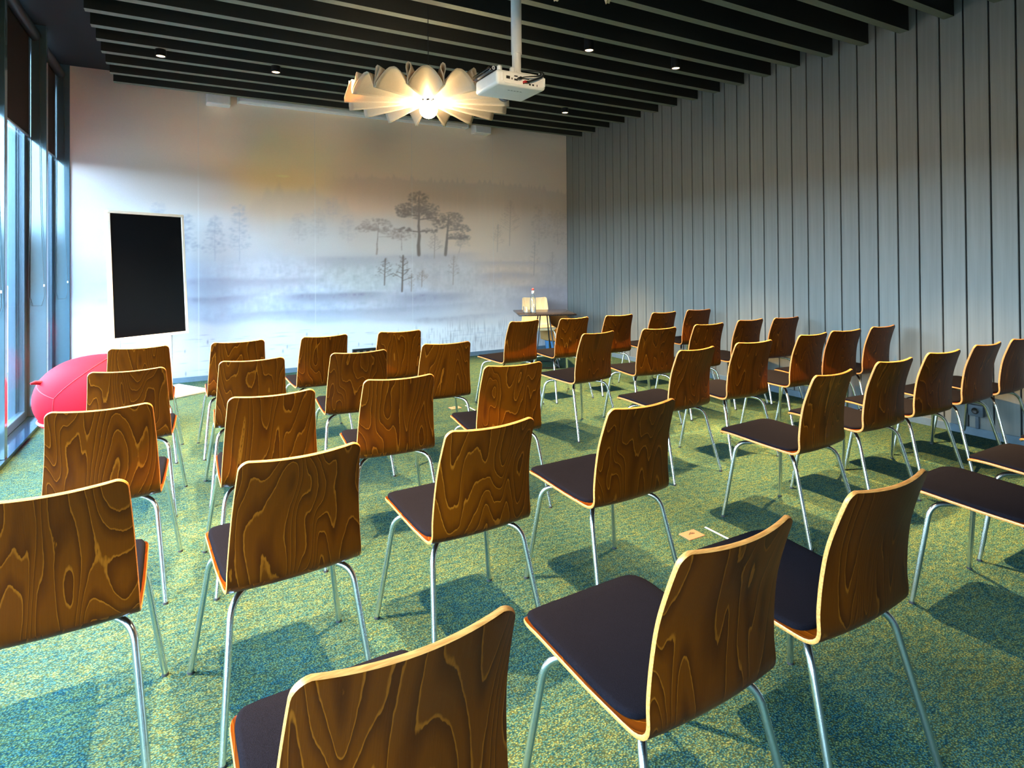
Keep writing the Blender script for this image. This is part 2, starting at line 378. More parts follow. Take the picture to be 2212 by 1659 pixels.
# far forest edge on the right: jagged tops fading down into mist
def ridge(base, rough, sx, seed):
    r = np.random.default_rng(seed); k = np.arange(int((XR - XL) * sx) + 3); t = r.random(len(k)) ** 2.2
    fx = (gx - XL) * sx; i = fx.astype(int); u = np.abs((fx - i) - 0.5) * 2
    return base + rough * t[i] * (1 - u)
top = np.interp(gx, [1.6, 2.3, 3.2, 4.2, 5.0, 5.61], [2.56, 2.64, 2.63, 2.66, 2.63, 2.56])
tr = np.maximum(ridge(top, 0.10, 11, 1), ridge(top - 0.02, 0.13, 19, 2))
fade = np.interp(gx, [1.5, 2.2, 3.4, 4.4, 5.6], [0, 0.16, 0.34, 0.46, 0.58])[None, :]
under = sm(-0.03, 0.02, tr[None, :] - Z) * sm(-0.62, 0.0, Z - (tr[None, :] - 0.05) + 0.10 * (n2 - 0.5))
shade(fade * under, (128, 108, 100))
tr2 = ridge(np.interp(gx, [0.4, 0.9, 1.5, 2.0, 2.4], [1.9, 2.36, 2.42, 2.18, 1.9]), 0.16, 7, 3)
u2 = sm(-0.05, 0.08, tr2[None, :] - Z) * sm(-0.55, 0.0, Z - tr2[None, :] + 0.1) * np.interp(gx, [0.3, 0.9, 1.7, 2.3], [0, 0.20, 0.26, 0])[None, :]
shade(u2, (168, 148, 140))
# bog vegetation bands
for zc_, hh, x0, x1, a_ in ((1.52, .10, 1.2, 4.2, .25), (1.40, .07, 3.6, 5.6, .30), (1.22, .09, -1.1, 1.8, .20), (1.20, .10, 3.7, 5.2, .42), (1.02, .06, -1.1, 0.9, .26),
                            (0.97, .085, 0.9, 2.7, .46), (0.93, .10, 2.4, 4.0, .46), (0.98, .08, 4.4, 5.65, .40), (0.72, .16, 4.3, 5.65, .44), (0.78, .07, 0.3, 4.2, .20), (0.60, .06, 2.6, 4.6, .28)):
    env = sm(0, 0.55, X - x0) * sm(0, 0.55, x1 - X)
    prof = zc_ + hh * (n1 - 0.5) * 1.6
    band = np.exp(-((Z - prof) / (hh * np.where(Z > prof, 0.42, 1.0))) ** 2)
    shade(np.clip(a_ * env * band * (0.55 + 0.8 * ng * nf * 2), 0, 0.8), (118, 110, 128))
gr = sm(0.62, 0.80, Z) * sm(0, 0.25, 1.62 - Z)
IMG *= (1 + gr * (0.10 * (ng - 0.5) + 0.10 * (nf - 0.5)) * sm(-0.6, 1.4, X))[..., None]
# water: bright below a wavering shoreline, reeds and floating leaves on it
shore = np.interp(gx, [-1.16, -0.3, 0.3, 1.2, 2.4, 3.4, 4.4, 5.61], [0.84, 0.80, 0.70, 0.66, 0.60, 0.50, 0.44, 0.36])[None, :] + 0.07 * (n2 - 0.5)
water = sm(-0.05, 0.05, shore - Z)
shade(0.62 * water * np.interp(gx, [-1.2, 3.5, 5.6], [1, 0.85, 0.45])[None, :], (240, 238, 240))
def stamp(x, z, rx, rz, a, col):
    i0, i1 = np.searchsorted(gx, (x - 2 * rx, x + 2 * rx)); j0, j1 = np.searchsorted(gz, (z - 2 * rz, z + 2 * rz))
    if i1 <= i0 or j1 <= j0: return
    w_ = a * np.exp(-(((X[j0:j1, i0:i1] - x) / rx) ** 2 + ((Z[j0:j1, i0:i1] - z) / rz) ** 2) ** 1.5)[..., None]
    IMG[j0:j1, i0:i1] = IMG[j0:j1, i0:i1] * (1 - w_) + np.array(col) / 255 * w_
for _ in range(240):
    x = rng.uniform(-1.1, 5.5); z = rng.uniform(0.05, np.interp(x, [-1.1, 5.5], [0.68, 0.34])); stamp(x, z, rng.uniform(.03, .12), .006, rng.uniform(.2, .5), (176, 172, 186))
for _ in range(420):
    x = rng.triangular(2.6, 5.4, 5.65); z = rng.uniform(0.05, 0.5); stamp(x, z, .007, rng.uniform(.03, .10), rng.uniform(.2, .5), (140, 130, 134))
for _ in range(26):
    x = rng.uniform(-0.2, 3.2); z = rng.uniform(0.1, 0.5); stamp(x, z, .008, rng.uniform(.015, .03), .5, (120, 120, 140))
# trees
def stroke(p, q, w, a, col):
    n = max(2, int(math.dist(p, q) / 0.008))
    for t in np.linspace(0, 1, n): stamp(p[0] + (q[0] - p[0]) * t, p[1] + (q[1] - p[1]) * t, w, w, a, col)
def pine(x, z, h, a, col, clumps, lean=0.0, tw=0.016):
    pts = [(x, z)]
    for k in range(1, 7): pts.append((x + lean * k / 6 + rng.normal(0, 0.006) * h, z + h * k / 6))
    for k in range(6): stroke(pts[k], pts[k + 1], tw * (1 - 0.11 * k), a, col)
    for cx, cz, rx, rz, n in clumps:
        c0 = (x + cx, z + cz); s0 = (x + lean * cz / h, z + cz - rz * 0.5); stroke(s0, c0, tw * 0.45, a * 0.8, col)
        for _ in range(n):
            an = rng.uniform(0, 2 * PI); rr = math.sqrt(rng.random())
            stamp(c0[0] + rx * rr * math.cos(an), c0[1] + rz * rr * math.sin(an), rng.uniform(.012, .028), rng.uniform(.009, .018), a * rng.uniform(.35, .8), col)
def bare(x, z, h, a, col, n=9, spread=0.6, w=0.010):
    stroke((x, z), (x + 0.04 * h, z + h), w, a, col)
    for k in range(n):
        t = 0.3 + 0.7 * k / n; s = (-1) ** k; L = h * spread * (1.05 - t) * rng.uniform(.6, 1.1)
        p = (x + 0.04 * h * t, z + h * t); q = (p[0] + s * L, p[1] + L * rng.uniform(.25, .9)); stroke(p, q, w * .55, a * .9, col)
        for _ in range(7): u_ = rng.uniform(.4, 1); stamp(p[0] + (q[0] - p[0]) * u_ + rng.normal(0, .02), p[1] + (q[1] - p[1]) * u_ + rng.normal(0, .02), .014, .010, a * .5, col)
DK = (104, 88, 80); MD = (140, 120, 110); LT = (168, 158, 158)
pine(2.98, 1.55, 0.86, .78, DK, [(0, .84, .16, .10, 120), (-.16, .68, .20, .08, 120), (.16, .68, .18, .09, 120), (0, .62, .24, .09, 140), (.28, .56, .17, .08, 90), (-.24, .60, .10, .06, 50), (-.2, .36, .14, .04, 34), (.18, .36, .12, .035, 30)], 0.0, .024)
pine(3.40, 1.55, 0.62, .76, DK, [(.10, .56, .20, .09, 120), (.02, .46, .22, .08, 110), (.26, .40, .16, .07, 80), (.20, .28, .16, .05, 60), (.32, .26, .12, .04, 40)], .06, .022)
pine(2.35, 1.56, 0.44, .52, MD, [(0, .42, .24, .09, 150), (-.16, .36, .14, .05, 50), (.18, .34, .16, .05, 60), (.30, .26, .10, .03, 24)], .03, .013)
pine(2.72, 1.62, 0.30, .40, MD, [(0, .22, .22, .08, 90)], 0, .010)
pine(3.62, 1.58, 0.18, .36, MD, [(.06, .14, .14, .05, 50)], .05, .010)
bare(3.22, 1.50, 0.36, .42, MD, 10, .55)
bare(2.72, 1.02, 0.52, .60, DK, 10, .42, .013); bare(2.46, 1.12, 0.38, .50, DK, 9, .5); bare(3.52, 1.10, 0.44, .48, MD, 9, .35); bare(3.02, 1.08, 0.24, .45, MD, 9, .7); bare(2.86, 1.02, 0.26, .4, MD, 5, .3)
bare(4.50, 1.70, 0.72, .26, (120, 100, 92), 26, .42, .010); bare(4.28, 1.60, 0.42, .22, (120, 100, 92), 14, .4); bare(4.95, 1.22, 0.55, .30, (120, 104, 98), 10, .35); bare(5.30, 1.2, .40, .26, (120, 104, 98), 10, .4)
pine(5.05, 1.72, 0.60, .26, (118, 102, 96), [(0, .56, .10, .10, 60), (0, .36, .15, .12, 90), (.02, .18, .17, .10, 70)], 0, .010)
pine(5.42, 1.72, 0.55, .30, (118, 102, 96), [(0, .46, .20, .12, 120), (-.06, .24, .22, .12, 100), (.1, .1, .2, .1, 70)], 0, .010)
for x_, z_, h_, a_ in ((-0.02, 1.50, 0.52, .36), (0.30, 1.48, 0.52, .26), (0.58, 1.48, 0.68, .26), (-0.30, 1.6, 0.55, .20), (1.55, 1.72, .42, .16), (1.30, 1.70, .36, .14), (1.95, 1.72, .34, .18), (1.75, 2.02, .3, .12), (5.2, 1.9, .4, .2)):
    pine(x_, z_, h_, a_, (164, 168, 184) if x_ < 1 else LT, [(0, h_ * f_, .05 + .09 * (1 - f_) + .03, .07, 46) for f_ in (.95, .8, .62, .45, .3)], 0, .008)
# print lightened high and right to offset the light falloff, then to linear
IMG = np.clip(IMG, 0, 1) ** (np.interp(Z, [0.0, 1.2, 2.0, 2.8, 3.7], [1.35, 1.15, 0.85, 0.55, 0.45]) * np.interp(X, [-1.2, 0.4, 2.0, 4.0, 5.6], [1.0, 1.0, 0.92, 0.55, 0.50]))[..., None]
IMG = IMG * (1 - (1 - np.interp(X, [-1.2, 0.4, 2.0], [0.78, 0.84, 1.0])) * (1 - sm(2.2, 2.9, Z)))[..., None] * np.stack([np.ones_like(X), np.interp(X, [-1.2, 1.0], [0.95, 1.0]), np.interp(X, [-1.2, 1.0], [0.93, 1.0])], -1)   # window side darkened and warmed in the colour to offset the blue daylight
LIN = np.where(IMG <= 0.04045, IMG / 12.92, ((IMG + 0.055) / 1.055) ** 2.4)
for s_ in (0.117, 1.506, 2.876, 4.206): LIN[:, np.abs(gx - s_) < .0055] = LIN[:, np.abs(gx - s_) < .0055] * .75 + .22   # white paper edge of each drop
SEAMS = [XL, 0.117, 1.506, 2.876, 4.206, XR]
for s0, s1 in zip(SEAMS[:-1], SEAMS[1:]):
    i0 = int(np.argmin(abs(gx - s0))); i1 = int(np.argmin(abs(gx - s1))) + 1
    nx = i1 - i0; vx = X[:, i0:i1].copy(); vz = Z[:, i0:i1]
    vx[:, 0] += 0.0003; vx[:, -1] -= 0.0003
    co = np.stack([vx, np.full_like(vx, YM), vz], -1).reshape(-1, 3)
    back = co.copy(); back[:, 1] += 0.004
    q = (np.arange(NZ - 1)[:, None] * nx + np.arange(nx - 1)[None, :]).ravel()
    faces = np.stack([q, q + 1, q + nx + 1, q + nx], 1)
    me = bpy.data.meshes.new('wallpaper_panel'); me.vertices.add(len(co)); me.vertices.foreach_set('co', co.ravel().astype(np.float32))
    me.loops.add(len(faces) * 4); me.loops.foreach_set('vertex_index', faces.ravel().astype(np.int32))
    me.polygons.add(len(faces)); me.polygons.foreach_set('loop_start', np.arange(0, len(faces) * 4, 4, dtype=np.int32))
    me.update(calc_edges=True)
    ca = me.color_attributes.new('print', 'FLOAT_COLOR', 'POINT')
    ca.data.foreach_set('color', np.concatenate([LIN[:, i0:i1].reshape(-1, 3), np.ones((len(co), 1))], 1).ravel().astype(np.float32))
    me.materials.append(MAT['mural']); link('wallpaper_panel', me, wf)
bf = MB().box(XL, XR - 0.002, YM - 0.014, YM - 0.001, 0, 0.06).build('baseboard_front', MAT['skirt']); tag(bf, kind='structure', label='grey blue skirting below the mural')

# ------------------------------------------------------------------ window wall: polished fins, glass bays, ledge, terrace outside
ORD = ['nearest the mural', 'second from the mural', 'third from the mural', 'fourth from the mural', 'fifth from the mural', 'sixth from the mural', 'seventh from the mural']
FIN_Y = [6.953 - 1.4455 * k for k in range(7)]
for k, y in enumerate(FIN_Y):
    o = MB().rbox(XG - 0.02, XL, y, y + 0.072, 0.036, ZC - 0.001, 0.003, 1).build('trim_%d' % (k + 1), MAT['fin']); tag(o, kind='structure', label='polished dark window fin, ' + ORD[k])
o = MB().rbox(XG - 0.02, XL, YM - 0.03, YM + 0.003, 0.036, ZC - 0.001, 0.003, 1).build('trim_8', MAT['fin']); tag(o, kind='structure', label='polished dark return panel where windows meet the mural')
o = MB().box(XG - 0.14, XL + 0.008, -1.72, YM, -0.02, 0.036).build('trim_9', MAT['ledge']); tag(o, kind='structure', label='low polished ledge along the windows')
edges = [YM - 0.03] + FIN_Y
for k in range(7):
    y1 = edges[k]; y0 = FIN_Y[k] + 0.072
    w = empty('window_%d' % (k + 1), (XG, (y0 + y1) / 2, 0.036)); tag(w, kind='structure', label='tall window bay, ' + ORD[k])
    h = ZC - 0.037; hy = (y1 - y0) / 2
    MB().box(-0.006, 0.006, -hy + 0.05, hy - 0.05, 0.07, h - 0.07).build('pane', MAT['glass'], w)
    for a, b, dx in ((hy - 0.10, hy, 0.0), (hy - 0.17, hy - 0.11, -0.05), (-hy, -hy + 0.06, 0.0)):
        MB().rbox(-0.04 + dx, 0.015 + dx, a, b, 0, h, 0.004, 1).build('stile', MAT['frame'], w)
    MB().rbox(-0.04, 0.02, -hy + 0.06, hy - 0.10, 0, 0.075, 0.004, 1).build('bottom_rail', MAT['frame'], w)
    MB().rbox(-0.04, 0.015, -hy + 0.06, hy - 0.10, h - 0.075, h, 0.004, 1).build('top_rail', MAT['frame'], w)
    # roller blind, drawn down to about shoulder height
    b = empty('roller_blind', (XG + 0.075, (y0 + y1) / 2, 0))
    tag(b, 'dark roller blind drawn half down over the window ' + ORD[k], 'blind', 'roller blinds along the windows')
    MB().tube([(0, -hy + 0.012, 3.585), (0, hy - 0.012, 3.585)], 0.045, 16).build('roller_tube', MAT['tube'], b, 40)
    MB().box(-0.043, -0.0405, -hy + 0.03, hy - 0.05, 2.645, 3.585).build('blind_cloth', MAT['blind'], b)
    MB().rbox(-0.049, -0.035, -hy + 0.03, hy - 0.05, 2.625, 2.647, 0.003, 1).build('bottom_bar', MAT['bar'], b)
    yy = hy - 0.03; zb = 1.06 + 0.0 * k
    loop = [(-0.035, yy, 3.56), (-0.037, yy, 2.2), (-0.045, yy, 1.45), (-0.046, yy, 1.2)] + [(-0.046 + 0.058 - 0.058 * math.cos(t), yy, 1.12 - 0.075 * math.sin(t)) for t in np.linspace(0, PI, 11)] + [(0.068, yy, 1.25), (0.055, yy, 1.6), (0.04, yy, 2.3), (0.036, yy, 3.56)]
    ch = MB().tube([tuple(p) for p in spline(loop, 60)[0]], 0.0028, 6).build('pull_chain', MAT['chain'], b, 60)
    MB().rbox(0.062, 0.074, yy - 0.006, yy + 0.006, 1.24, 1.262, 0.002, 1).build('chain_connector', MAT['white'], ch)
# outside
gnd = MB().box(-40, XG - 0.14, -40, 45, -0.16, -0.04).build('terrace_paving', MAT['paving']); tag(gnd, kind='structure', label='pale terrace paving outside the windows')
par = empty('terrace_parapet', (-3.4, 10.5, -0.04)); tag(par, 'low white parapet wall beyond the terrace paving outside', 'parapet')
MB().box(-9, 1.9, 0, 0.25, 0, 1.12).build('wall', MAT['facade'], par); MB().rbox(-9.04, 1.94, -0.05, 0.3, 1.12, 1.19, 0.01, 1).build('coping', MAT['white'], par)
bl = empty('far_building', (-9, -32, -0.04)); tag(bl, 'tan brick building with brown roof across the terrace', 'building')
MB().box(-14, 9.0, -6, 0, 0, 2.6).build('wall', MAT['tanwall'], bl); MB().add([(-14.5, -6.5, 2.6), (9.5, -6.5, 2.6), (9.5, 0.5, 2.6), (-14.5, 0.5, 2.6), (-12, -3, 3.8), (7, -3, 3.8)], [(0, 1, 5, 4), (1, 2, 5), (2, 3, 4, 5), (3, 0, 4), (0, 3, 2, 1)]).build('roof', MAT['roof'], bl)
for k in range(9): MB().box(-12.5 + 2.4 * k, -11.4 + 2.4 * k, -0.02, 0.04, 0.8, 2.1).build('window', MAT['darkwin'], bl)

gb = empty('far_office_building', (-4.5, 24, -0.04)); tag(gb, 'dark blue glazed office block beyond the white parapet', 'building')
MB().box(-10, 4.2, 0, 8, 0, 6.4).build('body', MAT['blueglass'], gb)
for k in range(15): MB().box(-10 + k, -9.9 + k, -0.12, 0, 0, 6.4).build('mullion', MAT['frame'], gb)
for k in range(1, 3): MB().box(-10, 4.2, -0.1, 0, 3.1 * k - .15, 3.1 * k + .15).build('floor_band', MAT['frame'], gb)

nb = empty('far_daylight_blocker', (-21, 4, -0.04)); tag(nb, 'long brown brick block added opposite the windows to limit low daylight', 'building')  # added block, sized to cut low sky light on the plank wall
MB().box(-8, 0, -34, 34, 0, 3.3).build('wall', MAT['tanwall'], nb); MB().box(-8.2, 0.25, -34.2, 34.2, 3.3, 3.55).build('parapet', MAT['roof'], nb)
for k in range(20): MB().box(-0.02, 0.05, -32 + 3.3 * k, -30.4 + 3.3 * k, 1.0, 2.5).build('window', MAT['darkwin'], nb)

# ------------------------------------------------------------------ plywood chairs
OUT = [(.278, .430), (.268, .442), (.245, .450), (.19, .453), (.10, .449), (0, .444), (-.10, .440), (-.17, .438), (-.205, .443), (-.228, .457),
       (-.240, .480), (-.245, .52), (-.250, .60), (-.263, .69), (-.289, .775), (-.317, .849)]
NS, NTT = 72, 15
prof, arc = spline(OUT, NS)
tan = np.gradient(prof, axis=0); tan /= np.linalg.norm(tan, axis=1)[:, None]
nin = np.stack([tan[:, 1], -tan[:, 0]], 1)                       # normal towards the sitter
TH = 0.011
LEN = arc[-1]
def half_width(s):
    u = s / LEN
    w = np.interp(u, [0, .08, .35, .50, .62, .85, 1.0], [.205, .212, .212, .207, .204, .190, .181])
    r0, r1 = 0.055, 0.026                                          # rounded front and top corners
    if s < r0: w -= r0 - math.sqrt(max(0, r0 * r0 - (r0 - s) ** 2))
    if s > LEN - r1: w -= r1 - math.sqrt(max(0, r1 * r1 - (s - LEN + r1) ** 2))
    return w
def smoothstep(a, b, v): t = min(1, max(0, (v - a) / (b - a))); return t * t * (3 - 2 * t)
# denser samples near both rounded ends
sarr = np.unique(np.r_[np.array([0.0, .0015, .005, .01, .017, .026, .038, .055]), np.linspace(.055, LEN - .026, 56), LEN - np.array([.026, .018, .011, .006, .0025, .0008, 0.0])])
P2 = np.stack([np.interp(sarr, arc, prof[:, k]) for k in (0, 1)], 1); N2 = np.stack([np.interp(sarr, arc, nin[:, k]) for k in (0, 1)], 1); N2 /= np.linalg.norm(N2, axis=1)[:, None]
SEAM = int(np.argmin(abs(P2[:, 1] - 0.470) + (P2[:, 0] > -.15) * 9))  # seat | backrest
def shell_point(i, t, off):
    """t -1..1 across, off 0 outer .. TH inner"""
    s = sarr[i]; hw = half_width(s); back = smoothstep(.50, .66, s / LEN)
    curl = 0.020 * back * t * t; dish = -0.006 * (1 - back) * (1 - t * t) * smoothstep(.06, .2, s / LEN)
    n = N2[i]; d = off + curl + dish
    return (hw * t, P2[i, 0] + n[0] * d, P2[i, 1] + n[1] * d)
def shell_mesh(name, i0, i1, wood, edge, cap0, cap1):
    v = []; f = []; mi = []; nr = []; uvs = []
    ts = np.linspace(-1, 1, NTT); rows = list(range(i0, i1 + 1)); R = len(rows)
    def grid(off, flip):
        o = len(v)
        for i in rows:
            for t in ts: v.append(shell_point(i, t, off)); uvs.append((half_width(sarr[i]) * t, sarr[i]))
        for a in range(R - 1):
            for b in range(NTT - 1):
                q = (o + a * NTT + b, o + a * NTT + b + 1, o + (a + 1) * NTT + b + 1, o + (a + 1) * NTT + b)
                f.append(q[::-1] if flip else q); mi.append(0)
        for i in rows:
            n = N2[i] * (1 if flip else -1)
            for t in ts:
                bk = smoothstep(.50, .66, sarr[i] / LEN); tx = (-2 * 0.020 * bk * t / 0.2) * (1 if flip else -1)
                nn = Vector((tx, n[0], n[1])).normalized(); nr.append(nn)
        return o
    grid(0.0, False); grid(TH, True)
    # rounded edge strip around the free outline
    outl = []
    outl += [(i, -1.0) for i in rows]
    if cap1: outl += [(rows[-1], t) for t in ts[1:]]
    side2 = [(i, 1.0) for i in rows[::-1]]
    segs = [outl + (side2 if cap1 else [])] if cap1 else [outl]
    if not cap1 and cap0: segs = [[(i, 1.0) for i in rows[::-1]] + [(rows[0], t) for t in ts[::-1][1:]] + [(i, -1.0) for i in rows]]
    for sg in segs:
        o = len(v); K = 5; pts = []
        mid = [Vector(shell_point(i, t, TH / 2)) for i, t in sg]
        for k, (i, t) in enumerate(sg):
            a = Vector(shell_point(i, t, 0)); b = Vector(shell_point(i, t, TH)); th = (b - a)
            d = mid[min(k + 1, len(mid) - 1)] - mid[max(k - 1, 0)]
            if d.length < 1e-7: d = Vector((1, 0, 0))
            out = d.normalized().cross(th.normalized()); 
            cen = Vector((0, P2[i, 0], P2[i, 1])); ref = mid[k] - Vector(shell_point((i0 + i1) // 2, 0, TH / 2))
            if out.dot(ref) < 0: out = -out
            for j in range(K):
                u = j / (K - 1); bulge = 0.0022 * math.sin(PI * u)
                v.append(a + th * u + out * bulge); uvs.append((0.3 + u * .01, sarr[i]))
                nr.append((out + th.normalized() * (u - .5) * 1.3).normalized())
        for k in range(len(sg) - 1):
            for j in range(K - 1): f.append((o + k * K + j, o + k * K + j + 1, o + (k + 1) * K + j + 1, o + (k + 1) * K + j)); mi.append(1)
    me = bpy.data.meshes.new(name); me.from_pydata([tuple(p) for p in v], [], f); me.materials.append(wood); me.materials.append(edge)
    me.polygons.foreach_set('material_index', mi); me.polygons.foreach_set('use_smooth', [True] * len(f))
    uvl = me.uv_layers.new(name='UVMap'); li = np.empty(len(me.loops), np.int32); me.loops.foreach_get('vertex_index', li)
    uvl.data.foreach_set('uv', np.array(uvs, np.float32)[li].ravel())
    # orient faces with the wanted normals
    me.update(); bm = bmesh.new(); bm.from_mesh(me); bm.verts.ensure_lookup_table()
    for fc in bm.faces:
        a = Vector((0, 0, 0))
        for vv in fc.verts: a += nr[vv.index]
        if fc.normal.dot(a) < 0: fc.normal_flip()
    bm.to_mesh(me); bm.free()
    me.normals_split_custom_set_from_vertices([tuple(n) for n in nr]); me.update()
    return me
def pad_mesh():
    """upholstered pad on the seat, a rounded slab following the seat curve"""
    i_f = int(np.argmin(abs(sarr - .010))); s0 = sarr[i_f]; s1 = float(np.interp(-.168, P2[::-1, 0][-SEAM - 1:], sarr[::-1][-SEAM - 1:]))
    n, m = 26, 16; v = []; f = []; rc = 0.05
    def surf(s, x, off):
        hw = half_width(max(s, .055)); t = x / hw; y = np.interp(s, sarr, P2[:, 0]); z = np.interp(s, sarr, P2[:, 1])
        n0 = np.interp(s, sarr, N2[:, 0]); n1_ = np.interp(s, sarr, N2[:, 1]); d = off - 0.006 * (1 - t * t) * smoothstep(.06, .2, s / LEN)
        return (x, y + n0 * d, z + n1_ * d)
    L = s1 - s0
    for lev in range(4):
        ins, hgt = [(0.0, TH - .001), (0.0, TH + .006), (.004, TH + .0115), (.012, TH + .0135)][lev]
        ring = []
        for k in range(64):
            an = 2 * PI * k / 64; c, sn = math.cos(an), math.sin(an); e = 0.22
            x = math.copysign(abs(c) ** e, c); q = math.copysign(abs(sn) ** e, sn)
            s = s0 + L / 2 + q * (L / 2 - ins); hw = half_width(max(s, .055)) - .007 - ins
            ring.append(surf(s, x * hw, hgt))
        v += ring
    for a in range(3):
        for k in range(64): f.append((a * 64 + k, a * 64 + (k + 1) % 64, (a + 1) * 64 + (k + 1) % 64, (a + 1) * 64 + k))
    # top: shrink rings towards the centre, following the seat
    base = 3 * 64
    for r_ in (.8, .6, .4, .2):
        o = len(v)
        for k in range(64):
            an = 2 * PI * k / 64; c, sn = math.cos(an), math.sin(an); e = 0.22 + (1 - r_) * .3
            x = math.copysign(abs(c) ** e, c) * r_; q = math.copysign(abs(sn) ** e, sn) * r_
            s = s0 + L / 2 + q * (L / 2 - .012); hw = half_width(max(s, .055)) - .019
            v.append(surf(s, x * hw, TH + .0135 + .003 * (1 - r_)))
        for k in range(64): f.append((base + k, base + (k + 1) % 64, o + (k + 1) % 64, o + k))
        base = o
    f.append(tuple(base + k for k in range(64)))
    b = MB(); b.add(v, f); return b
def leg_path(front, sgn):
    if front: p = [(sgn * .262, .200, 0.006), (sgn * .203, .150, .418), (sgn * .070, .035, .428)]
    else: p = [(sgn * .228, -.292, 0.006), (sgn * .188, -.185, .408), (sgn * .070, -.065, .424)]
    return fillet(p, .055, 8)
def make_chair(name, wood, edge, pad):
    t = empty(name)
    for nm, a, b, c0, c1 in (('seat', 0, SEAM, True, False), ('backrest', SEAM, len(sarr) - 1, False, True)):
        link(nm, shell_mesh(nm, a, b, wood, edge, c0, c1), t)
    if pad: pad_mesh().build('seat_pad', pad, t, 50)
    for fr in (True, False):
        for sg in (-1, 1):
            lg = MB().tube(leg_path(fr, sg), .0105, 12).build('leg', MAT['chrome'], t, 50)
            p = leg_path(fr, sg)[0]; MB().lathe([(0.0, 0.0), (.0108, 0.0), (.0112, .008), (.0105, .010)], 12, (p[0], p[1])).build('glide', MAT['glide'], lg, 40)
    MB().rbox(-.085, .085, -.085, .055, .418, .426, .003, 1).build('frame_plate', MAT['chrome'], t)
    return t
TOPS = """A1 -.300 4.90 0
A2 -.292 3.879 -2
A3 -.313 2.91 -2
A4 -.325 1.905 1
B1 .335 4.876 0
B2 .346 3.902 -2
B3 .335 2.83 0
B4 .311 1.899 5
B5 .306 .866 2
C1 .968 4.864 3
C2 .989 3.871 -3
C3 .946 2.897 -3
C4 .956 1.88 3
C5 1.03 .86 2
D1 1.585 4.849 -6
D2 1.643 3.954 -5
D3 1.629 2.93 -5
D4 1.626 1.837 2
D5 1.616 .871 0
E1 2.915 5.02 7
E2 2.950 3.87 7
E3 2.955 2.814 4
E4 2.92 1.848 3
E5 2.93 .87 2
F1 3.500 5.00 1
F2 3.575 3.83 -5
F3 3.555 2.843 -3
F4 3.581 1.901 -1
F5 3.56 .89 0
G1 4.089 5.00 -2
G2 4.20 3.85 -2
G3 4.30 2.892 1
G4 4.165 1.919 -3
G5 4.18 .91 0
H1 4.73 4.993 0
H2 4.835 3.91 0
H3 4.755 2.906 -5
H4 4.79 1.94 -1
I1 5.315 5.03 -4
I2 5.315 3.865 -3
I3 5.305 2.913 0
I4 5.345 1.95 0"""
ROWN = {1: 'in the row nearest the mural', 2: 'in the second row from the mural', 3: 'in the third row from the mural', 4: 'in the fourth row from the mural', 5: 'in the fifth row from the mural'}
COLN = {'A': 'nearest the windows', 'B': 'second from the windows', 'C': 'third from the windows', 'D': 'window side of the aisle', 'E': 'plank-wall side of the aisle',
        'F': 'fourth from the plank wall', 'G': 'third from the plank wall', 'H': 'second from the plank wall', 'I': 'nearest the plank wall'}
proto = make_chair('plywood_chair', MAT['wood'], MAT['edge'], MAT['pad'])
first = True
for ln in TOPS.split('\n'):
    nm, x, y, a = ln.split(); x, y, a = float(x), float(y), math.radians(float(a))
    o = proto if first else copy_tree(proto); first = False
    o.location = (x - .298 * math.sin(a), y + .298 * math.cos(a), 0); o.rotation_euler = (0, 0, a)
    tag(o, 'brown plywood chair %s, %s' % (ROWN[int(nm[1])], COLN[nm[0]]), 'chair', 'brown plywood chairs set out in rows')

# pale chair behind the corner table, facing the rows
pc = make_chair('pale_chair', MAT['pale_wood'], MAT['pale_edge'], None)
pc.location = (4.56, 7.46, 0); pc.rotation_euler = (0, 0, math.radians(180 - 21)); pc.scale = (1.04, 1.04, 1.04)
tag(pc, 'pale birch plywood chair behind the small black table, facing the rows', 'chair')

# ------------------------------------------------------------------ corner table with bottle and glass
TB = empty('side_table', (4.33, 6.94, 0), math.radians(-23.5)); tag(TB, 'small square black table with wire legs in the corner', 'table')
MB().rbox(-.385, .385, -.40, .40, .722, .742, .004, 2).build('tabletop', MAT['table'], TB, 40)
for sx_ in (-1, 1):
    for sy_ in (-1, 1):
        MB().tube([(sx_ * .06, sy_ * .10, .722), (sx_ * .10, sy_ * .16, .36), (sx_ * .17, sy_ * .27, .012)], .009, 8).build('leg', MAT['wire'], TB, 50)
MB().tube(fillet([(-.17, -.27, .012), (.17, -.27, .012), (.17, .27, .012), (-.17, .27, .012), (-.17, -.26, .012)], .05), .009, 8).build('base_loop', MAT['wire'], TB, 50)
MB().rbox(-.13, .13, -.16, .16, .712, .722, .003, 1).build('mount_plate', MAT['wire'], TB)
B = empty('water_bottle', (4.135, 6.90, .742)); tag(B, 'clear swing-top water bottle with red stopper on the black table', 'bottle')
MB().lathe([(0, .002), (.036, .002), (.041, .012), (.041, .165), (.036, .20), (.020, .245), (.0145, .265), (.0145, .30), (.017, .303), (.017, .312), (.013, .313), (.013, .30), (.0125, .265), (.018, .243), (.033, .198), (.038, .165), (.038, .014), (0, .010)], 28).build('glass_body', MAT['clear'], B, 50)
MB().lathe([(0, .309), (.016, .309), (.018, .318), (.013, .330), (.005, .336), (0, .337)], 20).build('stopper', MAT['redcap'], B, 50)
MB().lathe([(.0155, .262), (.0175, .266), (.0175, .296), (.0155, .300)], 20).build('collar', MAT['white'], B, 50)
MB().tube([(.019, 0, .285), (.026, 0, .30), (.02, 0, .322), (0, 0, .334), (-.02, 0, .322), (-.026, 0, .30), (-.019, 0, .285)], .0018, 6).build('wire_bail', MAT['chrome'], B, 60)
g_ = empty('water_glass', (4.045, 6.945, .742)); tag(g_, 'clear tumbler beside the bottle on the black table', 'glass')
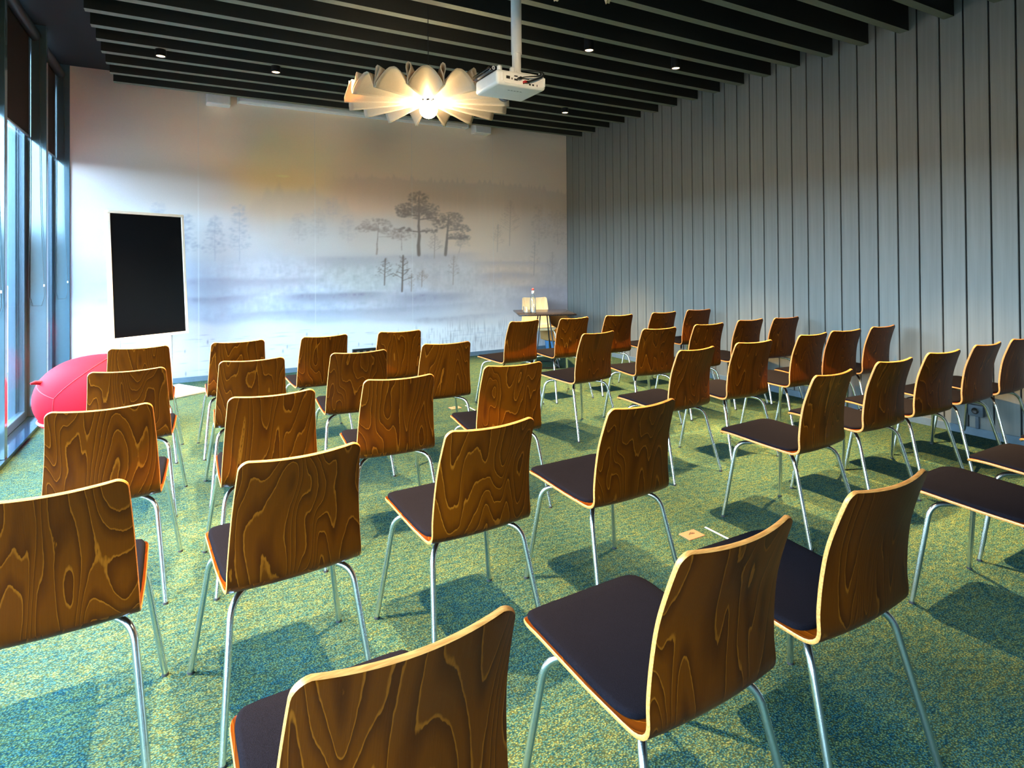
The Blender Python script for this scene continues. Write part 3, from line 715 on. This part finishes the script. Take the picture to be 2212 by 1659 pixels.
MB().lathe([(0, .002), (.030, .002), (.033, .010), (.038, .088), (.0365, .088), (.031, .014), (0, .012)], 28).build('tumbler', MAT['clear'], g_, 50)

# ------------------------------------------------------------------ tan tub seat in the corner
ta = empty('tub_seat', (5.20, 7.80, 0), math.radians(25)); tag(ta, 'low tan tub seat with blue base in the corner behind the table', 'armchair')
vv = []; ff = []; nT = 28
for k in range(nT + 1):
    an = math.radians(-35 + 250 * k / nT); hgt = .40 + .24 * smoothstep(0, .35, min(k, nT - k) / nT)
    for r_, z_ in ((.27, .20), (.335, .22), (.36, hgt - .02), (.335, hgt), (.29, hgt - .015), (.27, .25)): vv.append((r_ * math.cos(an), r_ * math.sin(an), z_))
for k in range(nT):
    for j in range(6): ff.append((k * 6 + j, k * 6 + (j + 1) % 6, (k + 1) * 6 + (j + 1) % 6, (k + 1) * 6 + j))
ff += [tuple(range(6)), tuple(nT * 6 + j for j in range(6))]
MB().add(vv, ff).build('tub_shell', MAT['tan'], ta, 45)
MB().lathe([(0, .20), (.24, .20), (.265, .24), (.262, .33), (.23, .36), (0, .365)], 28).build('seat_cushion', MAT['tan'], ta, 45)
MB().lathe([(0, 0), (.24, 0), (.245, .02), (.27, .19), (.26, .205), (0, .205)], 28).build('base', MAT['blue'], ta, 45)

# ------------------------------------------------------------------ upright display on its stand
D = empty('display_board', (-.365, 7.458, 0), .538); tag(D, 'black portrait display in a cream bezel on a white floor stand', 'display')
MB().rbox(-.48, .50, -.30, .30, 0.0, .035, .008, 2).build('base_plate', MAT['white_metal'], D, 40)
for x_ in (-.27, .27): MB().tube([(x_, .075, .03), (x_, .075, 1.35)], .024, 16).build('post', MAT['white_metal'], D, 50)
MB().rbox(-.30, .30, .055, .095, 1.20, 1.28, .006, 1).build('cross_rail', MAT['white_metal'], D)
pn = empty('panel', (0, 0, 1.33), 0, D); pn.rotation_euler = (-.071, 0, 0)
HW, HH, BZ = .40, .675, .030
b = MB()
for x0, x1, z0, z1 in ((-HW, HW, HH - BZ, HH), (-HW, HW, -HH, -HH + BZ), (-HW, -HW + BZ, -HH + BZ, HH - BZ), (HW - BZ, HW, -HH + BZ, HH - BZ)): b.rbox(x0, x1, -.022, .030, z0, z1, .004, 1)
b.build('bezel', MAT['cream'], pn)
MB().box(-HW + BZ - .002, HW - BZ + .002, -.012, .028, -HH + BZ - .002, HH - BZ + .002).build('screen', MAT['screen'], pn)
MB().rbox(-.30, .30, .030, .052, -.45, .45, .006, 1).build('back_cover', MAT['white_metal'], pn)
MB().rbox(-HW - .014, -HW, -.012, .012, -.56, -.36, .003, 1).build('pen_tray', MAT['white'], pn)

# ------------------------------------------------------------------ red rounded pouf by the window
PF = empty('pouf', (-.67, 6.04, 0)); tag(PF, 'big red rounded pouf on a flared pedestal by the windows', 'pouf')
MB().lathe([(0, 0), (.345, 0), (.35, .012), (.325, .04), (.325, .09), (.35, .13), (.392, .165), (.402, .18), (.392, .192), (.36, .18), (0, .16)], 48).build('pedestal', MAT['pedestal'], PF, 50)
def pouf_pt(th, ph):
    a, c = .445, .315; n_ = 1.0
    r_ = a * abs(math.cos(ph)) ** .86 * (1.0 - .03 * math.cos(2 * th)); z_ = .365 + c * math.copysign(abs(math.sin(ph)) ** .95, math.sin(ph))
    return Vector((r_ * math.cos(th) + .06 * (z_ - .3), r_ * math.sin(th) - .03 * (z_ - .3), max(z_, .14)))
v = []; f = []; na, nb = 56, 30
for i in range(nb + 1):
    for j in range(na): v.append(pouf_pt(2 * PI * j / na, -PI / 2 + PI * i / nb))
for i in range(nb):
    for j in range(na): f.append((i * na + j, i * na + (j + 1) % na, (i + 1) * na + (j + 1) % na, (i + 1) * na + j))
body = MB().add(v, f).build('cushion_body', MAT['red'], PF, 180)
def seam(pts):
    return MB().tube([pouf_pt(math.radians(a), math.radians(b)) * 1.0 + Vector((0, 0, .0)) for a, b in spline(pts, 40)[0]], .004, 6).build('seam', MAT['redseam'], body, 60)
seam([(160, 30), (190, 24), (215, 16), (238, 8)]); seam([(238, 8), (246, 22), (258, 40), (275, 60), (300, 76)]); seam([(238, 8), (238, -15), (238, -35)])
tb = MB(); e_ = pouf_pt(math.radians(205), math.radians(26)); tb.tube([e_ - Vector((-.02, -.01, 0)), e_ + Vector((-.03, -.02, .012)), e_ + Vector((-.055, -.035, .008))], [.018, .016, .008], 10).build('pull_tab', MAT['redseam'], PF, 60)

# ------------------------------------------------------------------ pleated felt pendants
def pendant(loc, label):
    L = empty('felt_pendant', loc); tag(L, label, 'pendant lamp', 'pleated felt pendants')
    NP, R0, R1 = 16, .09, .635; per = 2 * PI / NP
    # one pleat of the rim: pinch, wide arch, pinch, narrow teardrop (pleat fraction, height)
    arch = [(-.470, -.42), (-.455, -.25), (-.38, .14), (-.25, .64), (-.10, .97), (0, 1.0), (.10, .97), (.25, .64), (.38, .14), (.455, -.25), (.470, -.42)]
    drop = [(.493, -.40), (.490, .25), (.43, .85), (.44, 1.18), (.50, 1.30), (.56, 1.18), (.57, .85), (.51, .25), (.507, -.40)]
    pts = [(a + k, z) for k in range(NP) for a, z in arch + drop]
    pp = np.array(pts + [(pts[0][0] + NP, pts[0][1])])
    sc = np.array([per * .6, .095]); cs, _ = spline(pp * sc, NP * 44 + 1); cs = (cs / sc)[:-1]
    n = len(cs); rows = 15; v = []; f = []
    for i in range(rows):
        t = i / (rows - 1); r_ = R0 + (R1 - R0) * t; amp = .035 + .060 * t
        for a, z in cs:
            k = math.floor(a); fr_ = a - k
            if abs(fr_ - .5) < .09 and z > .05: z = z * (1 - .75 * smoothstep(0, 1, (.62 - t) / .25))   # the teardrop folds end part way in
            rim = 1 - .05 * t * max(0, min(1, z)) * t
            v.append((r_ * rim * math.cos(per * a), r_ * rim * math.sin(per * a), .012 * (1 - t) + amp * z))
    for i in range(rows - 1):
        for j in range(n): f.append((i * n + j, i * n + (j + 1) % n, (i + 1) * n + (j + 1) % n, (i + 1) * n + j))
    me = bpy.data.meshes.new('felt_shade'); me.from_pydata(v, [], f); me.materials.append(MAT['felt']); me.polygons.foreach_set('use_smooth', [True] * len(f)); me.update()
    sh = link('felt_shade', me, L); md = sh.modifiers.new('thickness', 'SOLIDIFY'); md.thickness = .005; md.offset = 0
    top = ZC - loc[2]
    MB().lathe([(0, .05), (.05, .05), (.05, .145), (.02, .16), (0, .16)], 24).build('lamp_holder', MAT['black'], L, 40)
    MB().tube([(0, 0, .155), (0, 0, top)], .0035, 8).build('cable', MAT['black'], L, 60)
    bm = bmesh.new(); bmesh.ops.create_uvsphere(bm, u_segments=24, v_segments=16, radius=.070); me = bpy.data.meshes.new('bulb'); bm.to_mesh(me); bm.free()
    me.materials.append(MAT['bulb']); me.polygons.foreach_set('use_smooth', [True] * len(me.polygons)); bo = link('bulb', me, L); bo.location = (0, 0, -.05)
    return L
PEND = pendant((1.659, 4.339, 2.69), 'pleated cream felt pendant lamp beside the projector')
pendant((1.38, 1.66, 2.69), 'pleated cream felt pendant lamp over the chair rows behind the projector')

# ------------------------------------------------------------------ projector on a ceiling pole
PJ = empty('projector', (1.871, 3.394, 2.554)); tag(PJ, 'white ceiling projector with cables hanging from a white pole', 'projector')
hx, hy_, hz = .18, .159, .095
MB().rbox(-hx, hx, -hy_, hy_, 0, hz, .022, 4).build('case', MAT['white'], PJ, 40)
rpn = MB().box(-.125, .155, -hy_ - .0015, -hy_ + .004, .012, .076).build('rear_panel', MAT['white'], PJ)
for x_, z_, w_, h_ in ((-.103, .048, .026, .018), (-.075, .043, .006, .011), (-.046, .062, .024, .008), (-.046, .040, .024, .011), (-.011, .062, .008, .008), (.01, .024, .010, .008), (.056, .022, .013, .010), (.08, .022, .013, .010), (.11, .022, .004, .013), (.028, .054, .046, .006)):
    MB().box(x_ - w_ / 2, x_ + w_ / 2, -hy_ - .004, -hy_ + .003, z_ - h_ / 2, z_ + h_ / 2).build('port', MAT['black'], PJ)
for x_ in (-.142, .166): MB().rbox(x_ - .005, x_ + .005, -hy_ - .006, -hy_ + .004, .022, .078, .002, 1).build('cable_guard', MAT['white'], PJ)
for k in range(5): MB().box(-.05 + .022 * k, -.036 + .022 * k, -.062, -.056, -.0012, .002).build('vent_mark', MAT['portgrey'], PJ)
MB().lathe([(0, .02), (.05, .02), (.052, .06), (.045, .07), (0, .07)], 24).build('lens', MAT['gloss_black'], PJ, 40).matrix_local = Matrix.Translation((.08, hy_ + .02, .062)) @ Matrix.Rotation(-PI / 2, 4, 'X')
MB().rbox(-.03, .165, -.13, .12, hz, hz + .010, .002, 1).build('mount_plate', MAT['white'], PJ)
for x_, y_ in ((-.150, -.135), (-.06, -.135), (.16, -.13), (.15, .11)): MB().lathe([(0, hz - .004), (.016, hz - .004), (.016, hz + .022), (.010, hz + .028), (0, hz + .028)], 14, (x_, y_)).build('mount_screw', MAT['white'], PJ, 40)
MB().tube([(.059, .016, hz), (.059, .016, .40)], .030, 24).build('pole_inner', MAT['white'], PJ, 50)
MB().tube([(.059, .016, .274), (.059, .016, ZC - 2.554)], .0355, 24).build('pole_sleeve', MAT['white'], PJ, 50)
MB().lathe([(0, ZC - 2.569), (.08, ZC - 2.569), (.08, ZC - 2.554), (0, ZC - 2.554)], 24, (.059, .016)).build('ceiling_flange', MAT['white'], PJ, 40)
for k, (x0, z0, x1) in enumerate(((-.03, .046, .10), (-.022, .048, .11), (.012, .030, .125), (.02, .030, .13), (.03, .031, .135))):
    pth = [(x0, -hy_ - .008, z0), (x0 + .03, -hy_ - .035, z0 + .008), (x1, -hy_ - .045 + .004 * k, .075), (x1 + .012, -hy_ - .02, hz + .012), (x1 - .02, -hy_ + .03, hz + .03), (.05, -.06, hz + .045)]
    cb = MB().tube([tuple(p) for p in spline(pth, 28)[0]], .0036, 6).build('cable', MAT['black'], PJ, 60)
    MB().rbox(x0 - .010, x0 + .012, -hy_ - .03, -hy_ - .002, z0 - .007, z0 + .007, .003, 1).build('plug', MAT['black'] if k != 2 else MAT['redcap'], cb)
BX = empty('media_box', (1.742, 3.425, 2.554 + hz + .001)); tag(BX, 'flat gloss black media box lying on the projector', 'media player')
MB().rbox(-.07, .07, -.13, .13, 0.0, .032, .006, 2).build('case', MAT['gloss_black'], BX, 40)
MB().box(-.0715, -.0695, -.13, .10, .014, .017).build('trim_line', MAT['portgrey'], BX)
ring = [(-.058, -.1518, .020 + 0)] ; v = []; f = []
for k in range(24):
    an = 2 * PI * k / 24
    for r_ in (.007, .011): v.append((-.045 + r_ * math.cos(an), -.1312, .018 + r_ * math.sin(an)))
for k in range(24): f.append((2 * k, 2 * k + 1, 2 * ((k + 1) % 24) + 1, 2 * ((k + 1) % 24)))
MB().add(v, f).box(-.0475, -.0425, -.1314, -.130, .0165, .0195).build('ring_mark', MAT['white'], BX)

# ------------------------------------------------------------------ ceiling spots
NMS = {0: 'end spot by the windows', 1: 'second spot from the windows', 2: 'second spot from the plank wall', 3: 'end spot by the plank wall'}
RMS = {0: 'row nearest the mural', 1: 'second row from the mural', 2: 'row furthest from the mural'}
for i, sy_ in enumerate(SPOTS_Y):
    for j, sx_ in enumerate(SPOTS_X):
        sp = empty('ceiling_spot', (sx_, sy_, 3.40)); tag(sp, 'small black cylinder ceiling spot, %s, %s' % (NMS[j], RMS[i]), 'ceiling light', 'ceiling spots between the slats')
        MB().lathe([(0, .016), (.036, .016), (.036, .004), (.042, 0), (.046, .004), (.046, .30), (0, .30)], 24).build('housing', MAT['black'], sp, 40)
        MB().lathe([(0, .012), (.035, .012), (.036, .006)], 20).build('lamp_face', MAT['lens'], sp, 40)
        la = bpy.data.lights.new('spot_light', 'SPOT'); la.energy = SPOT_W; la.color = (1.0, 0.64, 0.26); la.spot_size = math.radians(60); la.spot_blend = .7; la.shadow_soft_size = .03
        lo = bpy.data.objects.new('spot_light', la); C.objects.link(lo); lo.parent = sp; lo.location = (0, 0, -.005)

# ------------------------------------------------------------------ small fittings
def wall_speaker(x, z, label):
    s = empty('wall_speaker', (x, YM - .002, z)); tag(s, label, 'speaker')
    MB().rbox(-.135, .135, -.17, 0, -.06, .08, .008, 2).build('cabinet', MAT['white'], s, 40); MB().rbox(-.125, .125, -.176, -.168, -.052, .072, .004, 1).build('grille', MAT['white_metal'], s, 40)
    MB().box(-.03, .03, -.02, .001, .08, .14).build('bracket', MAT['white'], s)
wall_speaker(.34, 3.47, 'white wall speaker above the mural near the windows'); wall_speaker(3.97, 3.47, 'white wall speaker above the mural near the plank wall')
sc_ = empty('screen_case', (2.15, YM - .002, 3.47)); tag(sc_, 'long white roll-up projection screen case above the mural', 'screen case')
MB().rbox(-1.58, 1.58, -.13, 0, .01, .12, .012, 2).build('case', MAT['white'], sc_, 40); MB().tube([(-1.5, -.065, 0.004), (1.5, -.065, 0.004)], .009, 8).build('screen_bar', MAT['white_metal'], sc_, 60)
for x_ in (-1.585, 1.585): MB().rbox(x_ - .008, x_ + .008, -.135, 0, .005, .125, .003, 1).build('end_cap', MAT['white'], sc_)
for y_, l_ in ((2.255, 'fourth row'), (5.37, 'first row')):
    fo = empty('floor_outlet', (2.31, y_, 0)); tag(fo, 'copper floor outlet cover in the aisle beside the %s of chairs' % l_, 'floor outlet')
    MB().rbox(-.055, .055, -.04, .04, 0, .005, .002, 1).build('cover', MAT['copper'], fo); MB().tube([(-.02, 0, .006), (0, .008, .011), (.02, 0, .006)], .003, 6).build('lift_loop', MAT['chrome'], fo, 60)
    st = MB().rbox(2.434, 2.446, y_ - .19, y_ + .03, 0.0005, .0035, .001, 1).build('tape_strip', MAT['tape']); tag(st, 'pale tape strip on the carpet next to the %s aisle outlet' % l_, 'tape')
so = empty('wall_socket', (XR - .001, 2.355, .21)); tag(so, 'grey wall socket on the planks above the skirting', 'socket')
MB().rbox(-.045, 0, -.052, .052, -.045, .045, .005, 2).build('box', MAT['socket'], so, 40)
MB().lathe([(.014, 0), (.024, 0), (.026, .006), (.022, .008), (.016, .004), (.0, .003)], 20).build('outlet_ring', MAT['black'], so, 40).matrix_local = Matrix.Translation((-.044, .0, 0)) @ Matrix.Rotation(-PI / 2, 4, 'Y')
MB().rbox(-.02, 0, -.012, .012, -.15, -.044, .002, 1).build('conduit', MAT['socket'], so)
bs = empty('cable_panel', (2.16, YM - .001, .205)); tag(bs, 'black connection panel low on the mural wall', 'panel')
MB().rbox(-.165, .165, -.05, 0, -.04, .04, .006, 1).build('box', MAT['black'], bs)
for k in range(3): MB().box(-.09 + .09 * k - .02, -.09 + .09 * k + .02, -.052, -.048, -.012, .014).build('socket', MAT['portgrey'], bs)
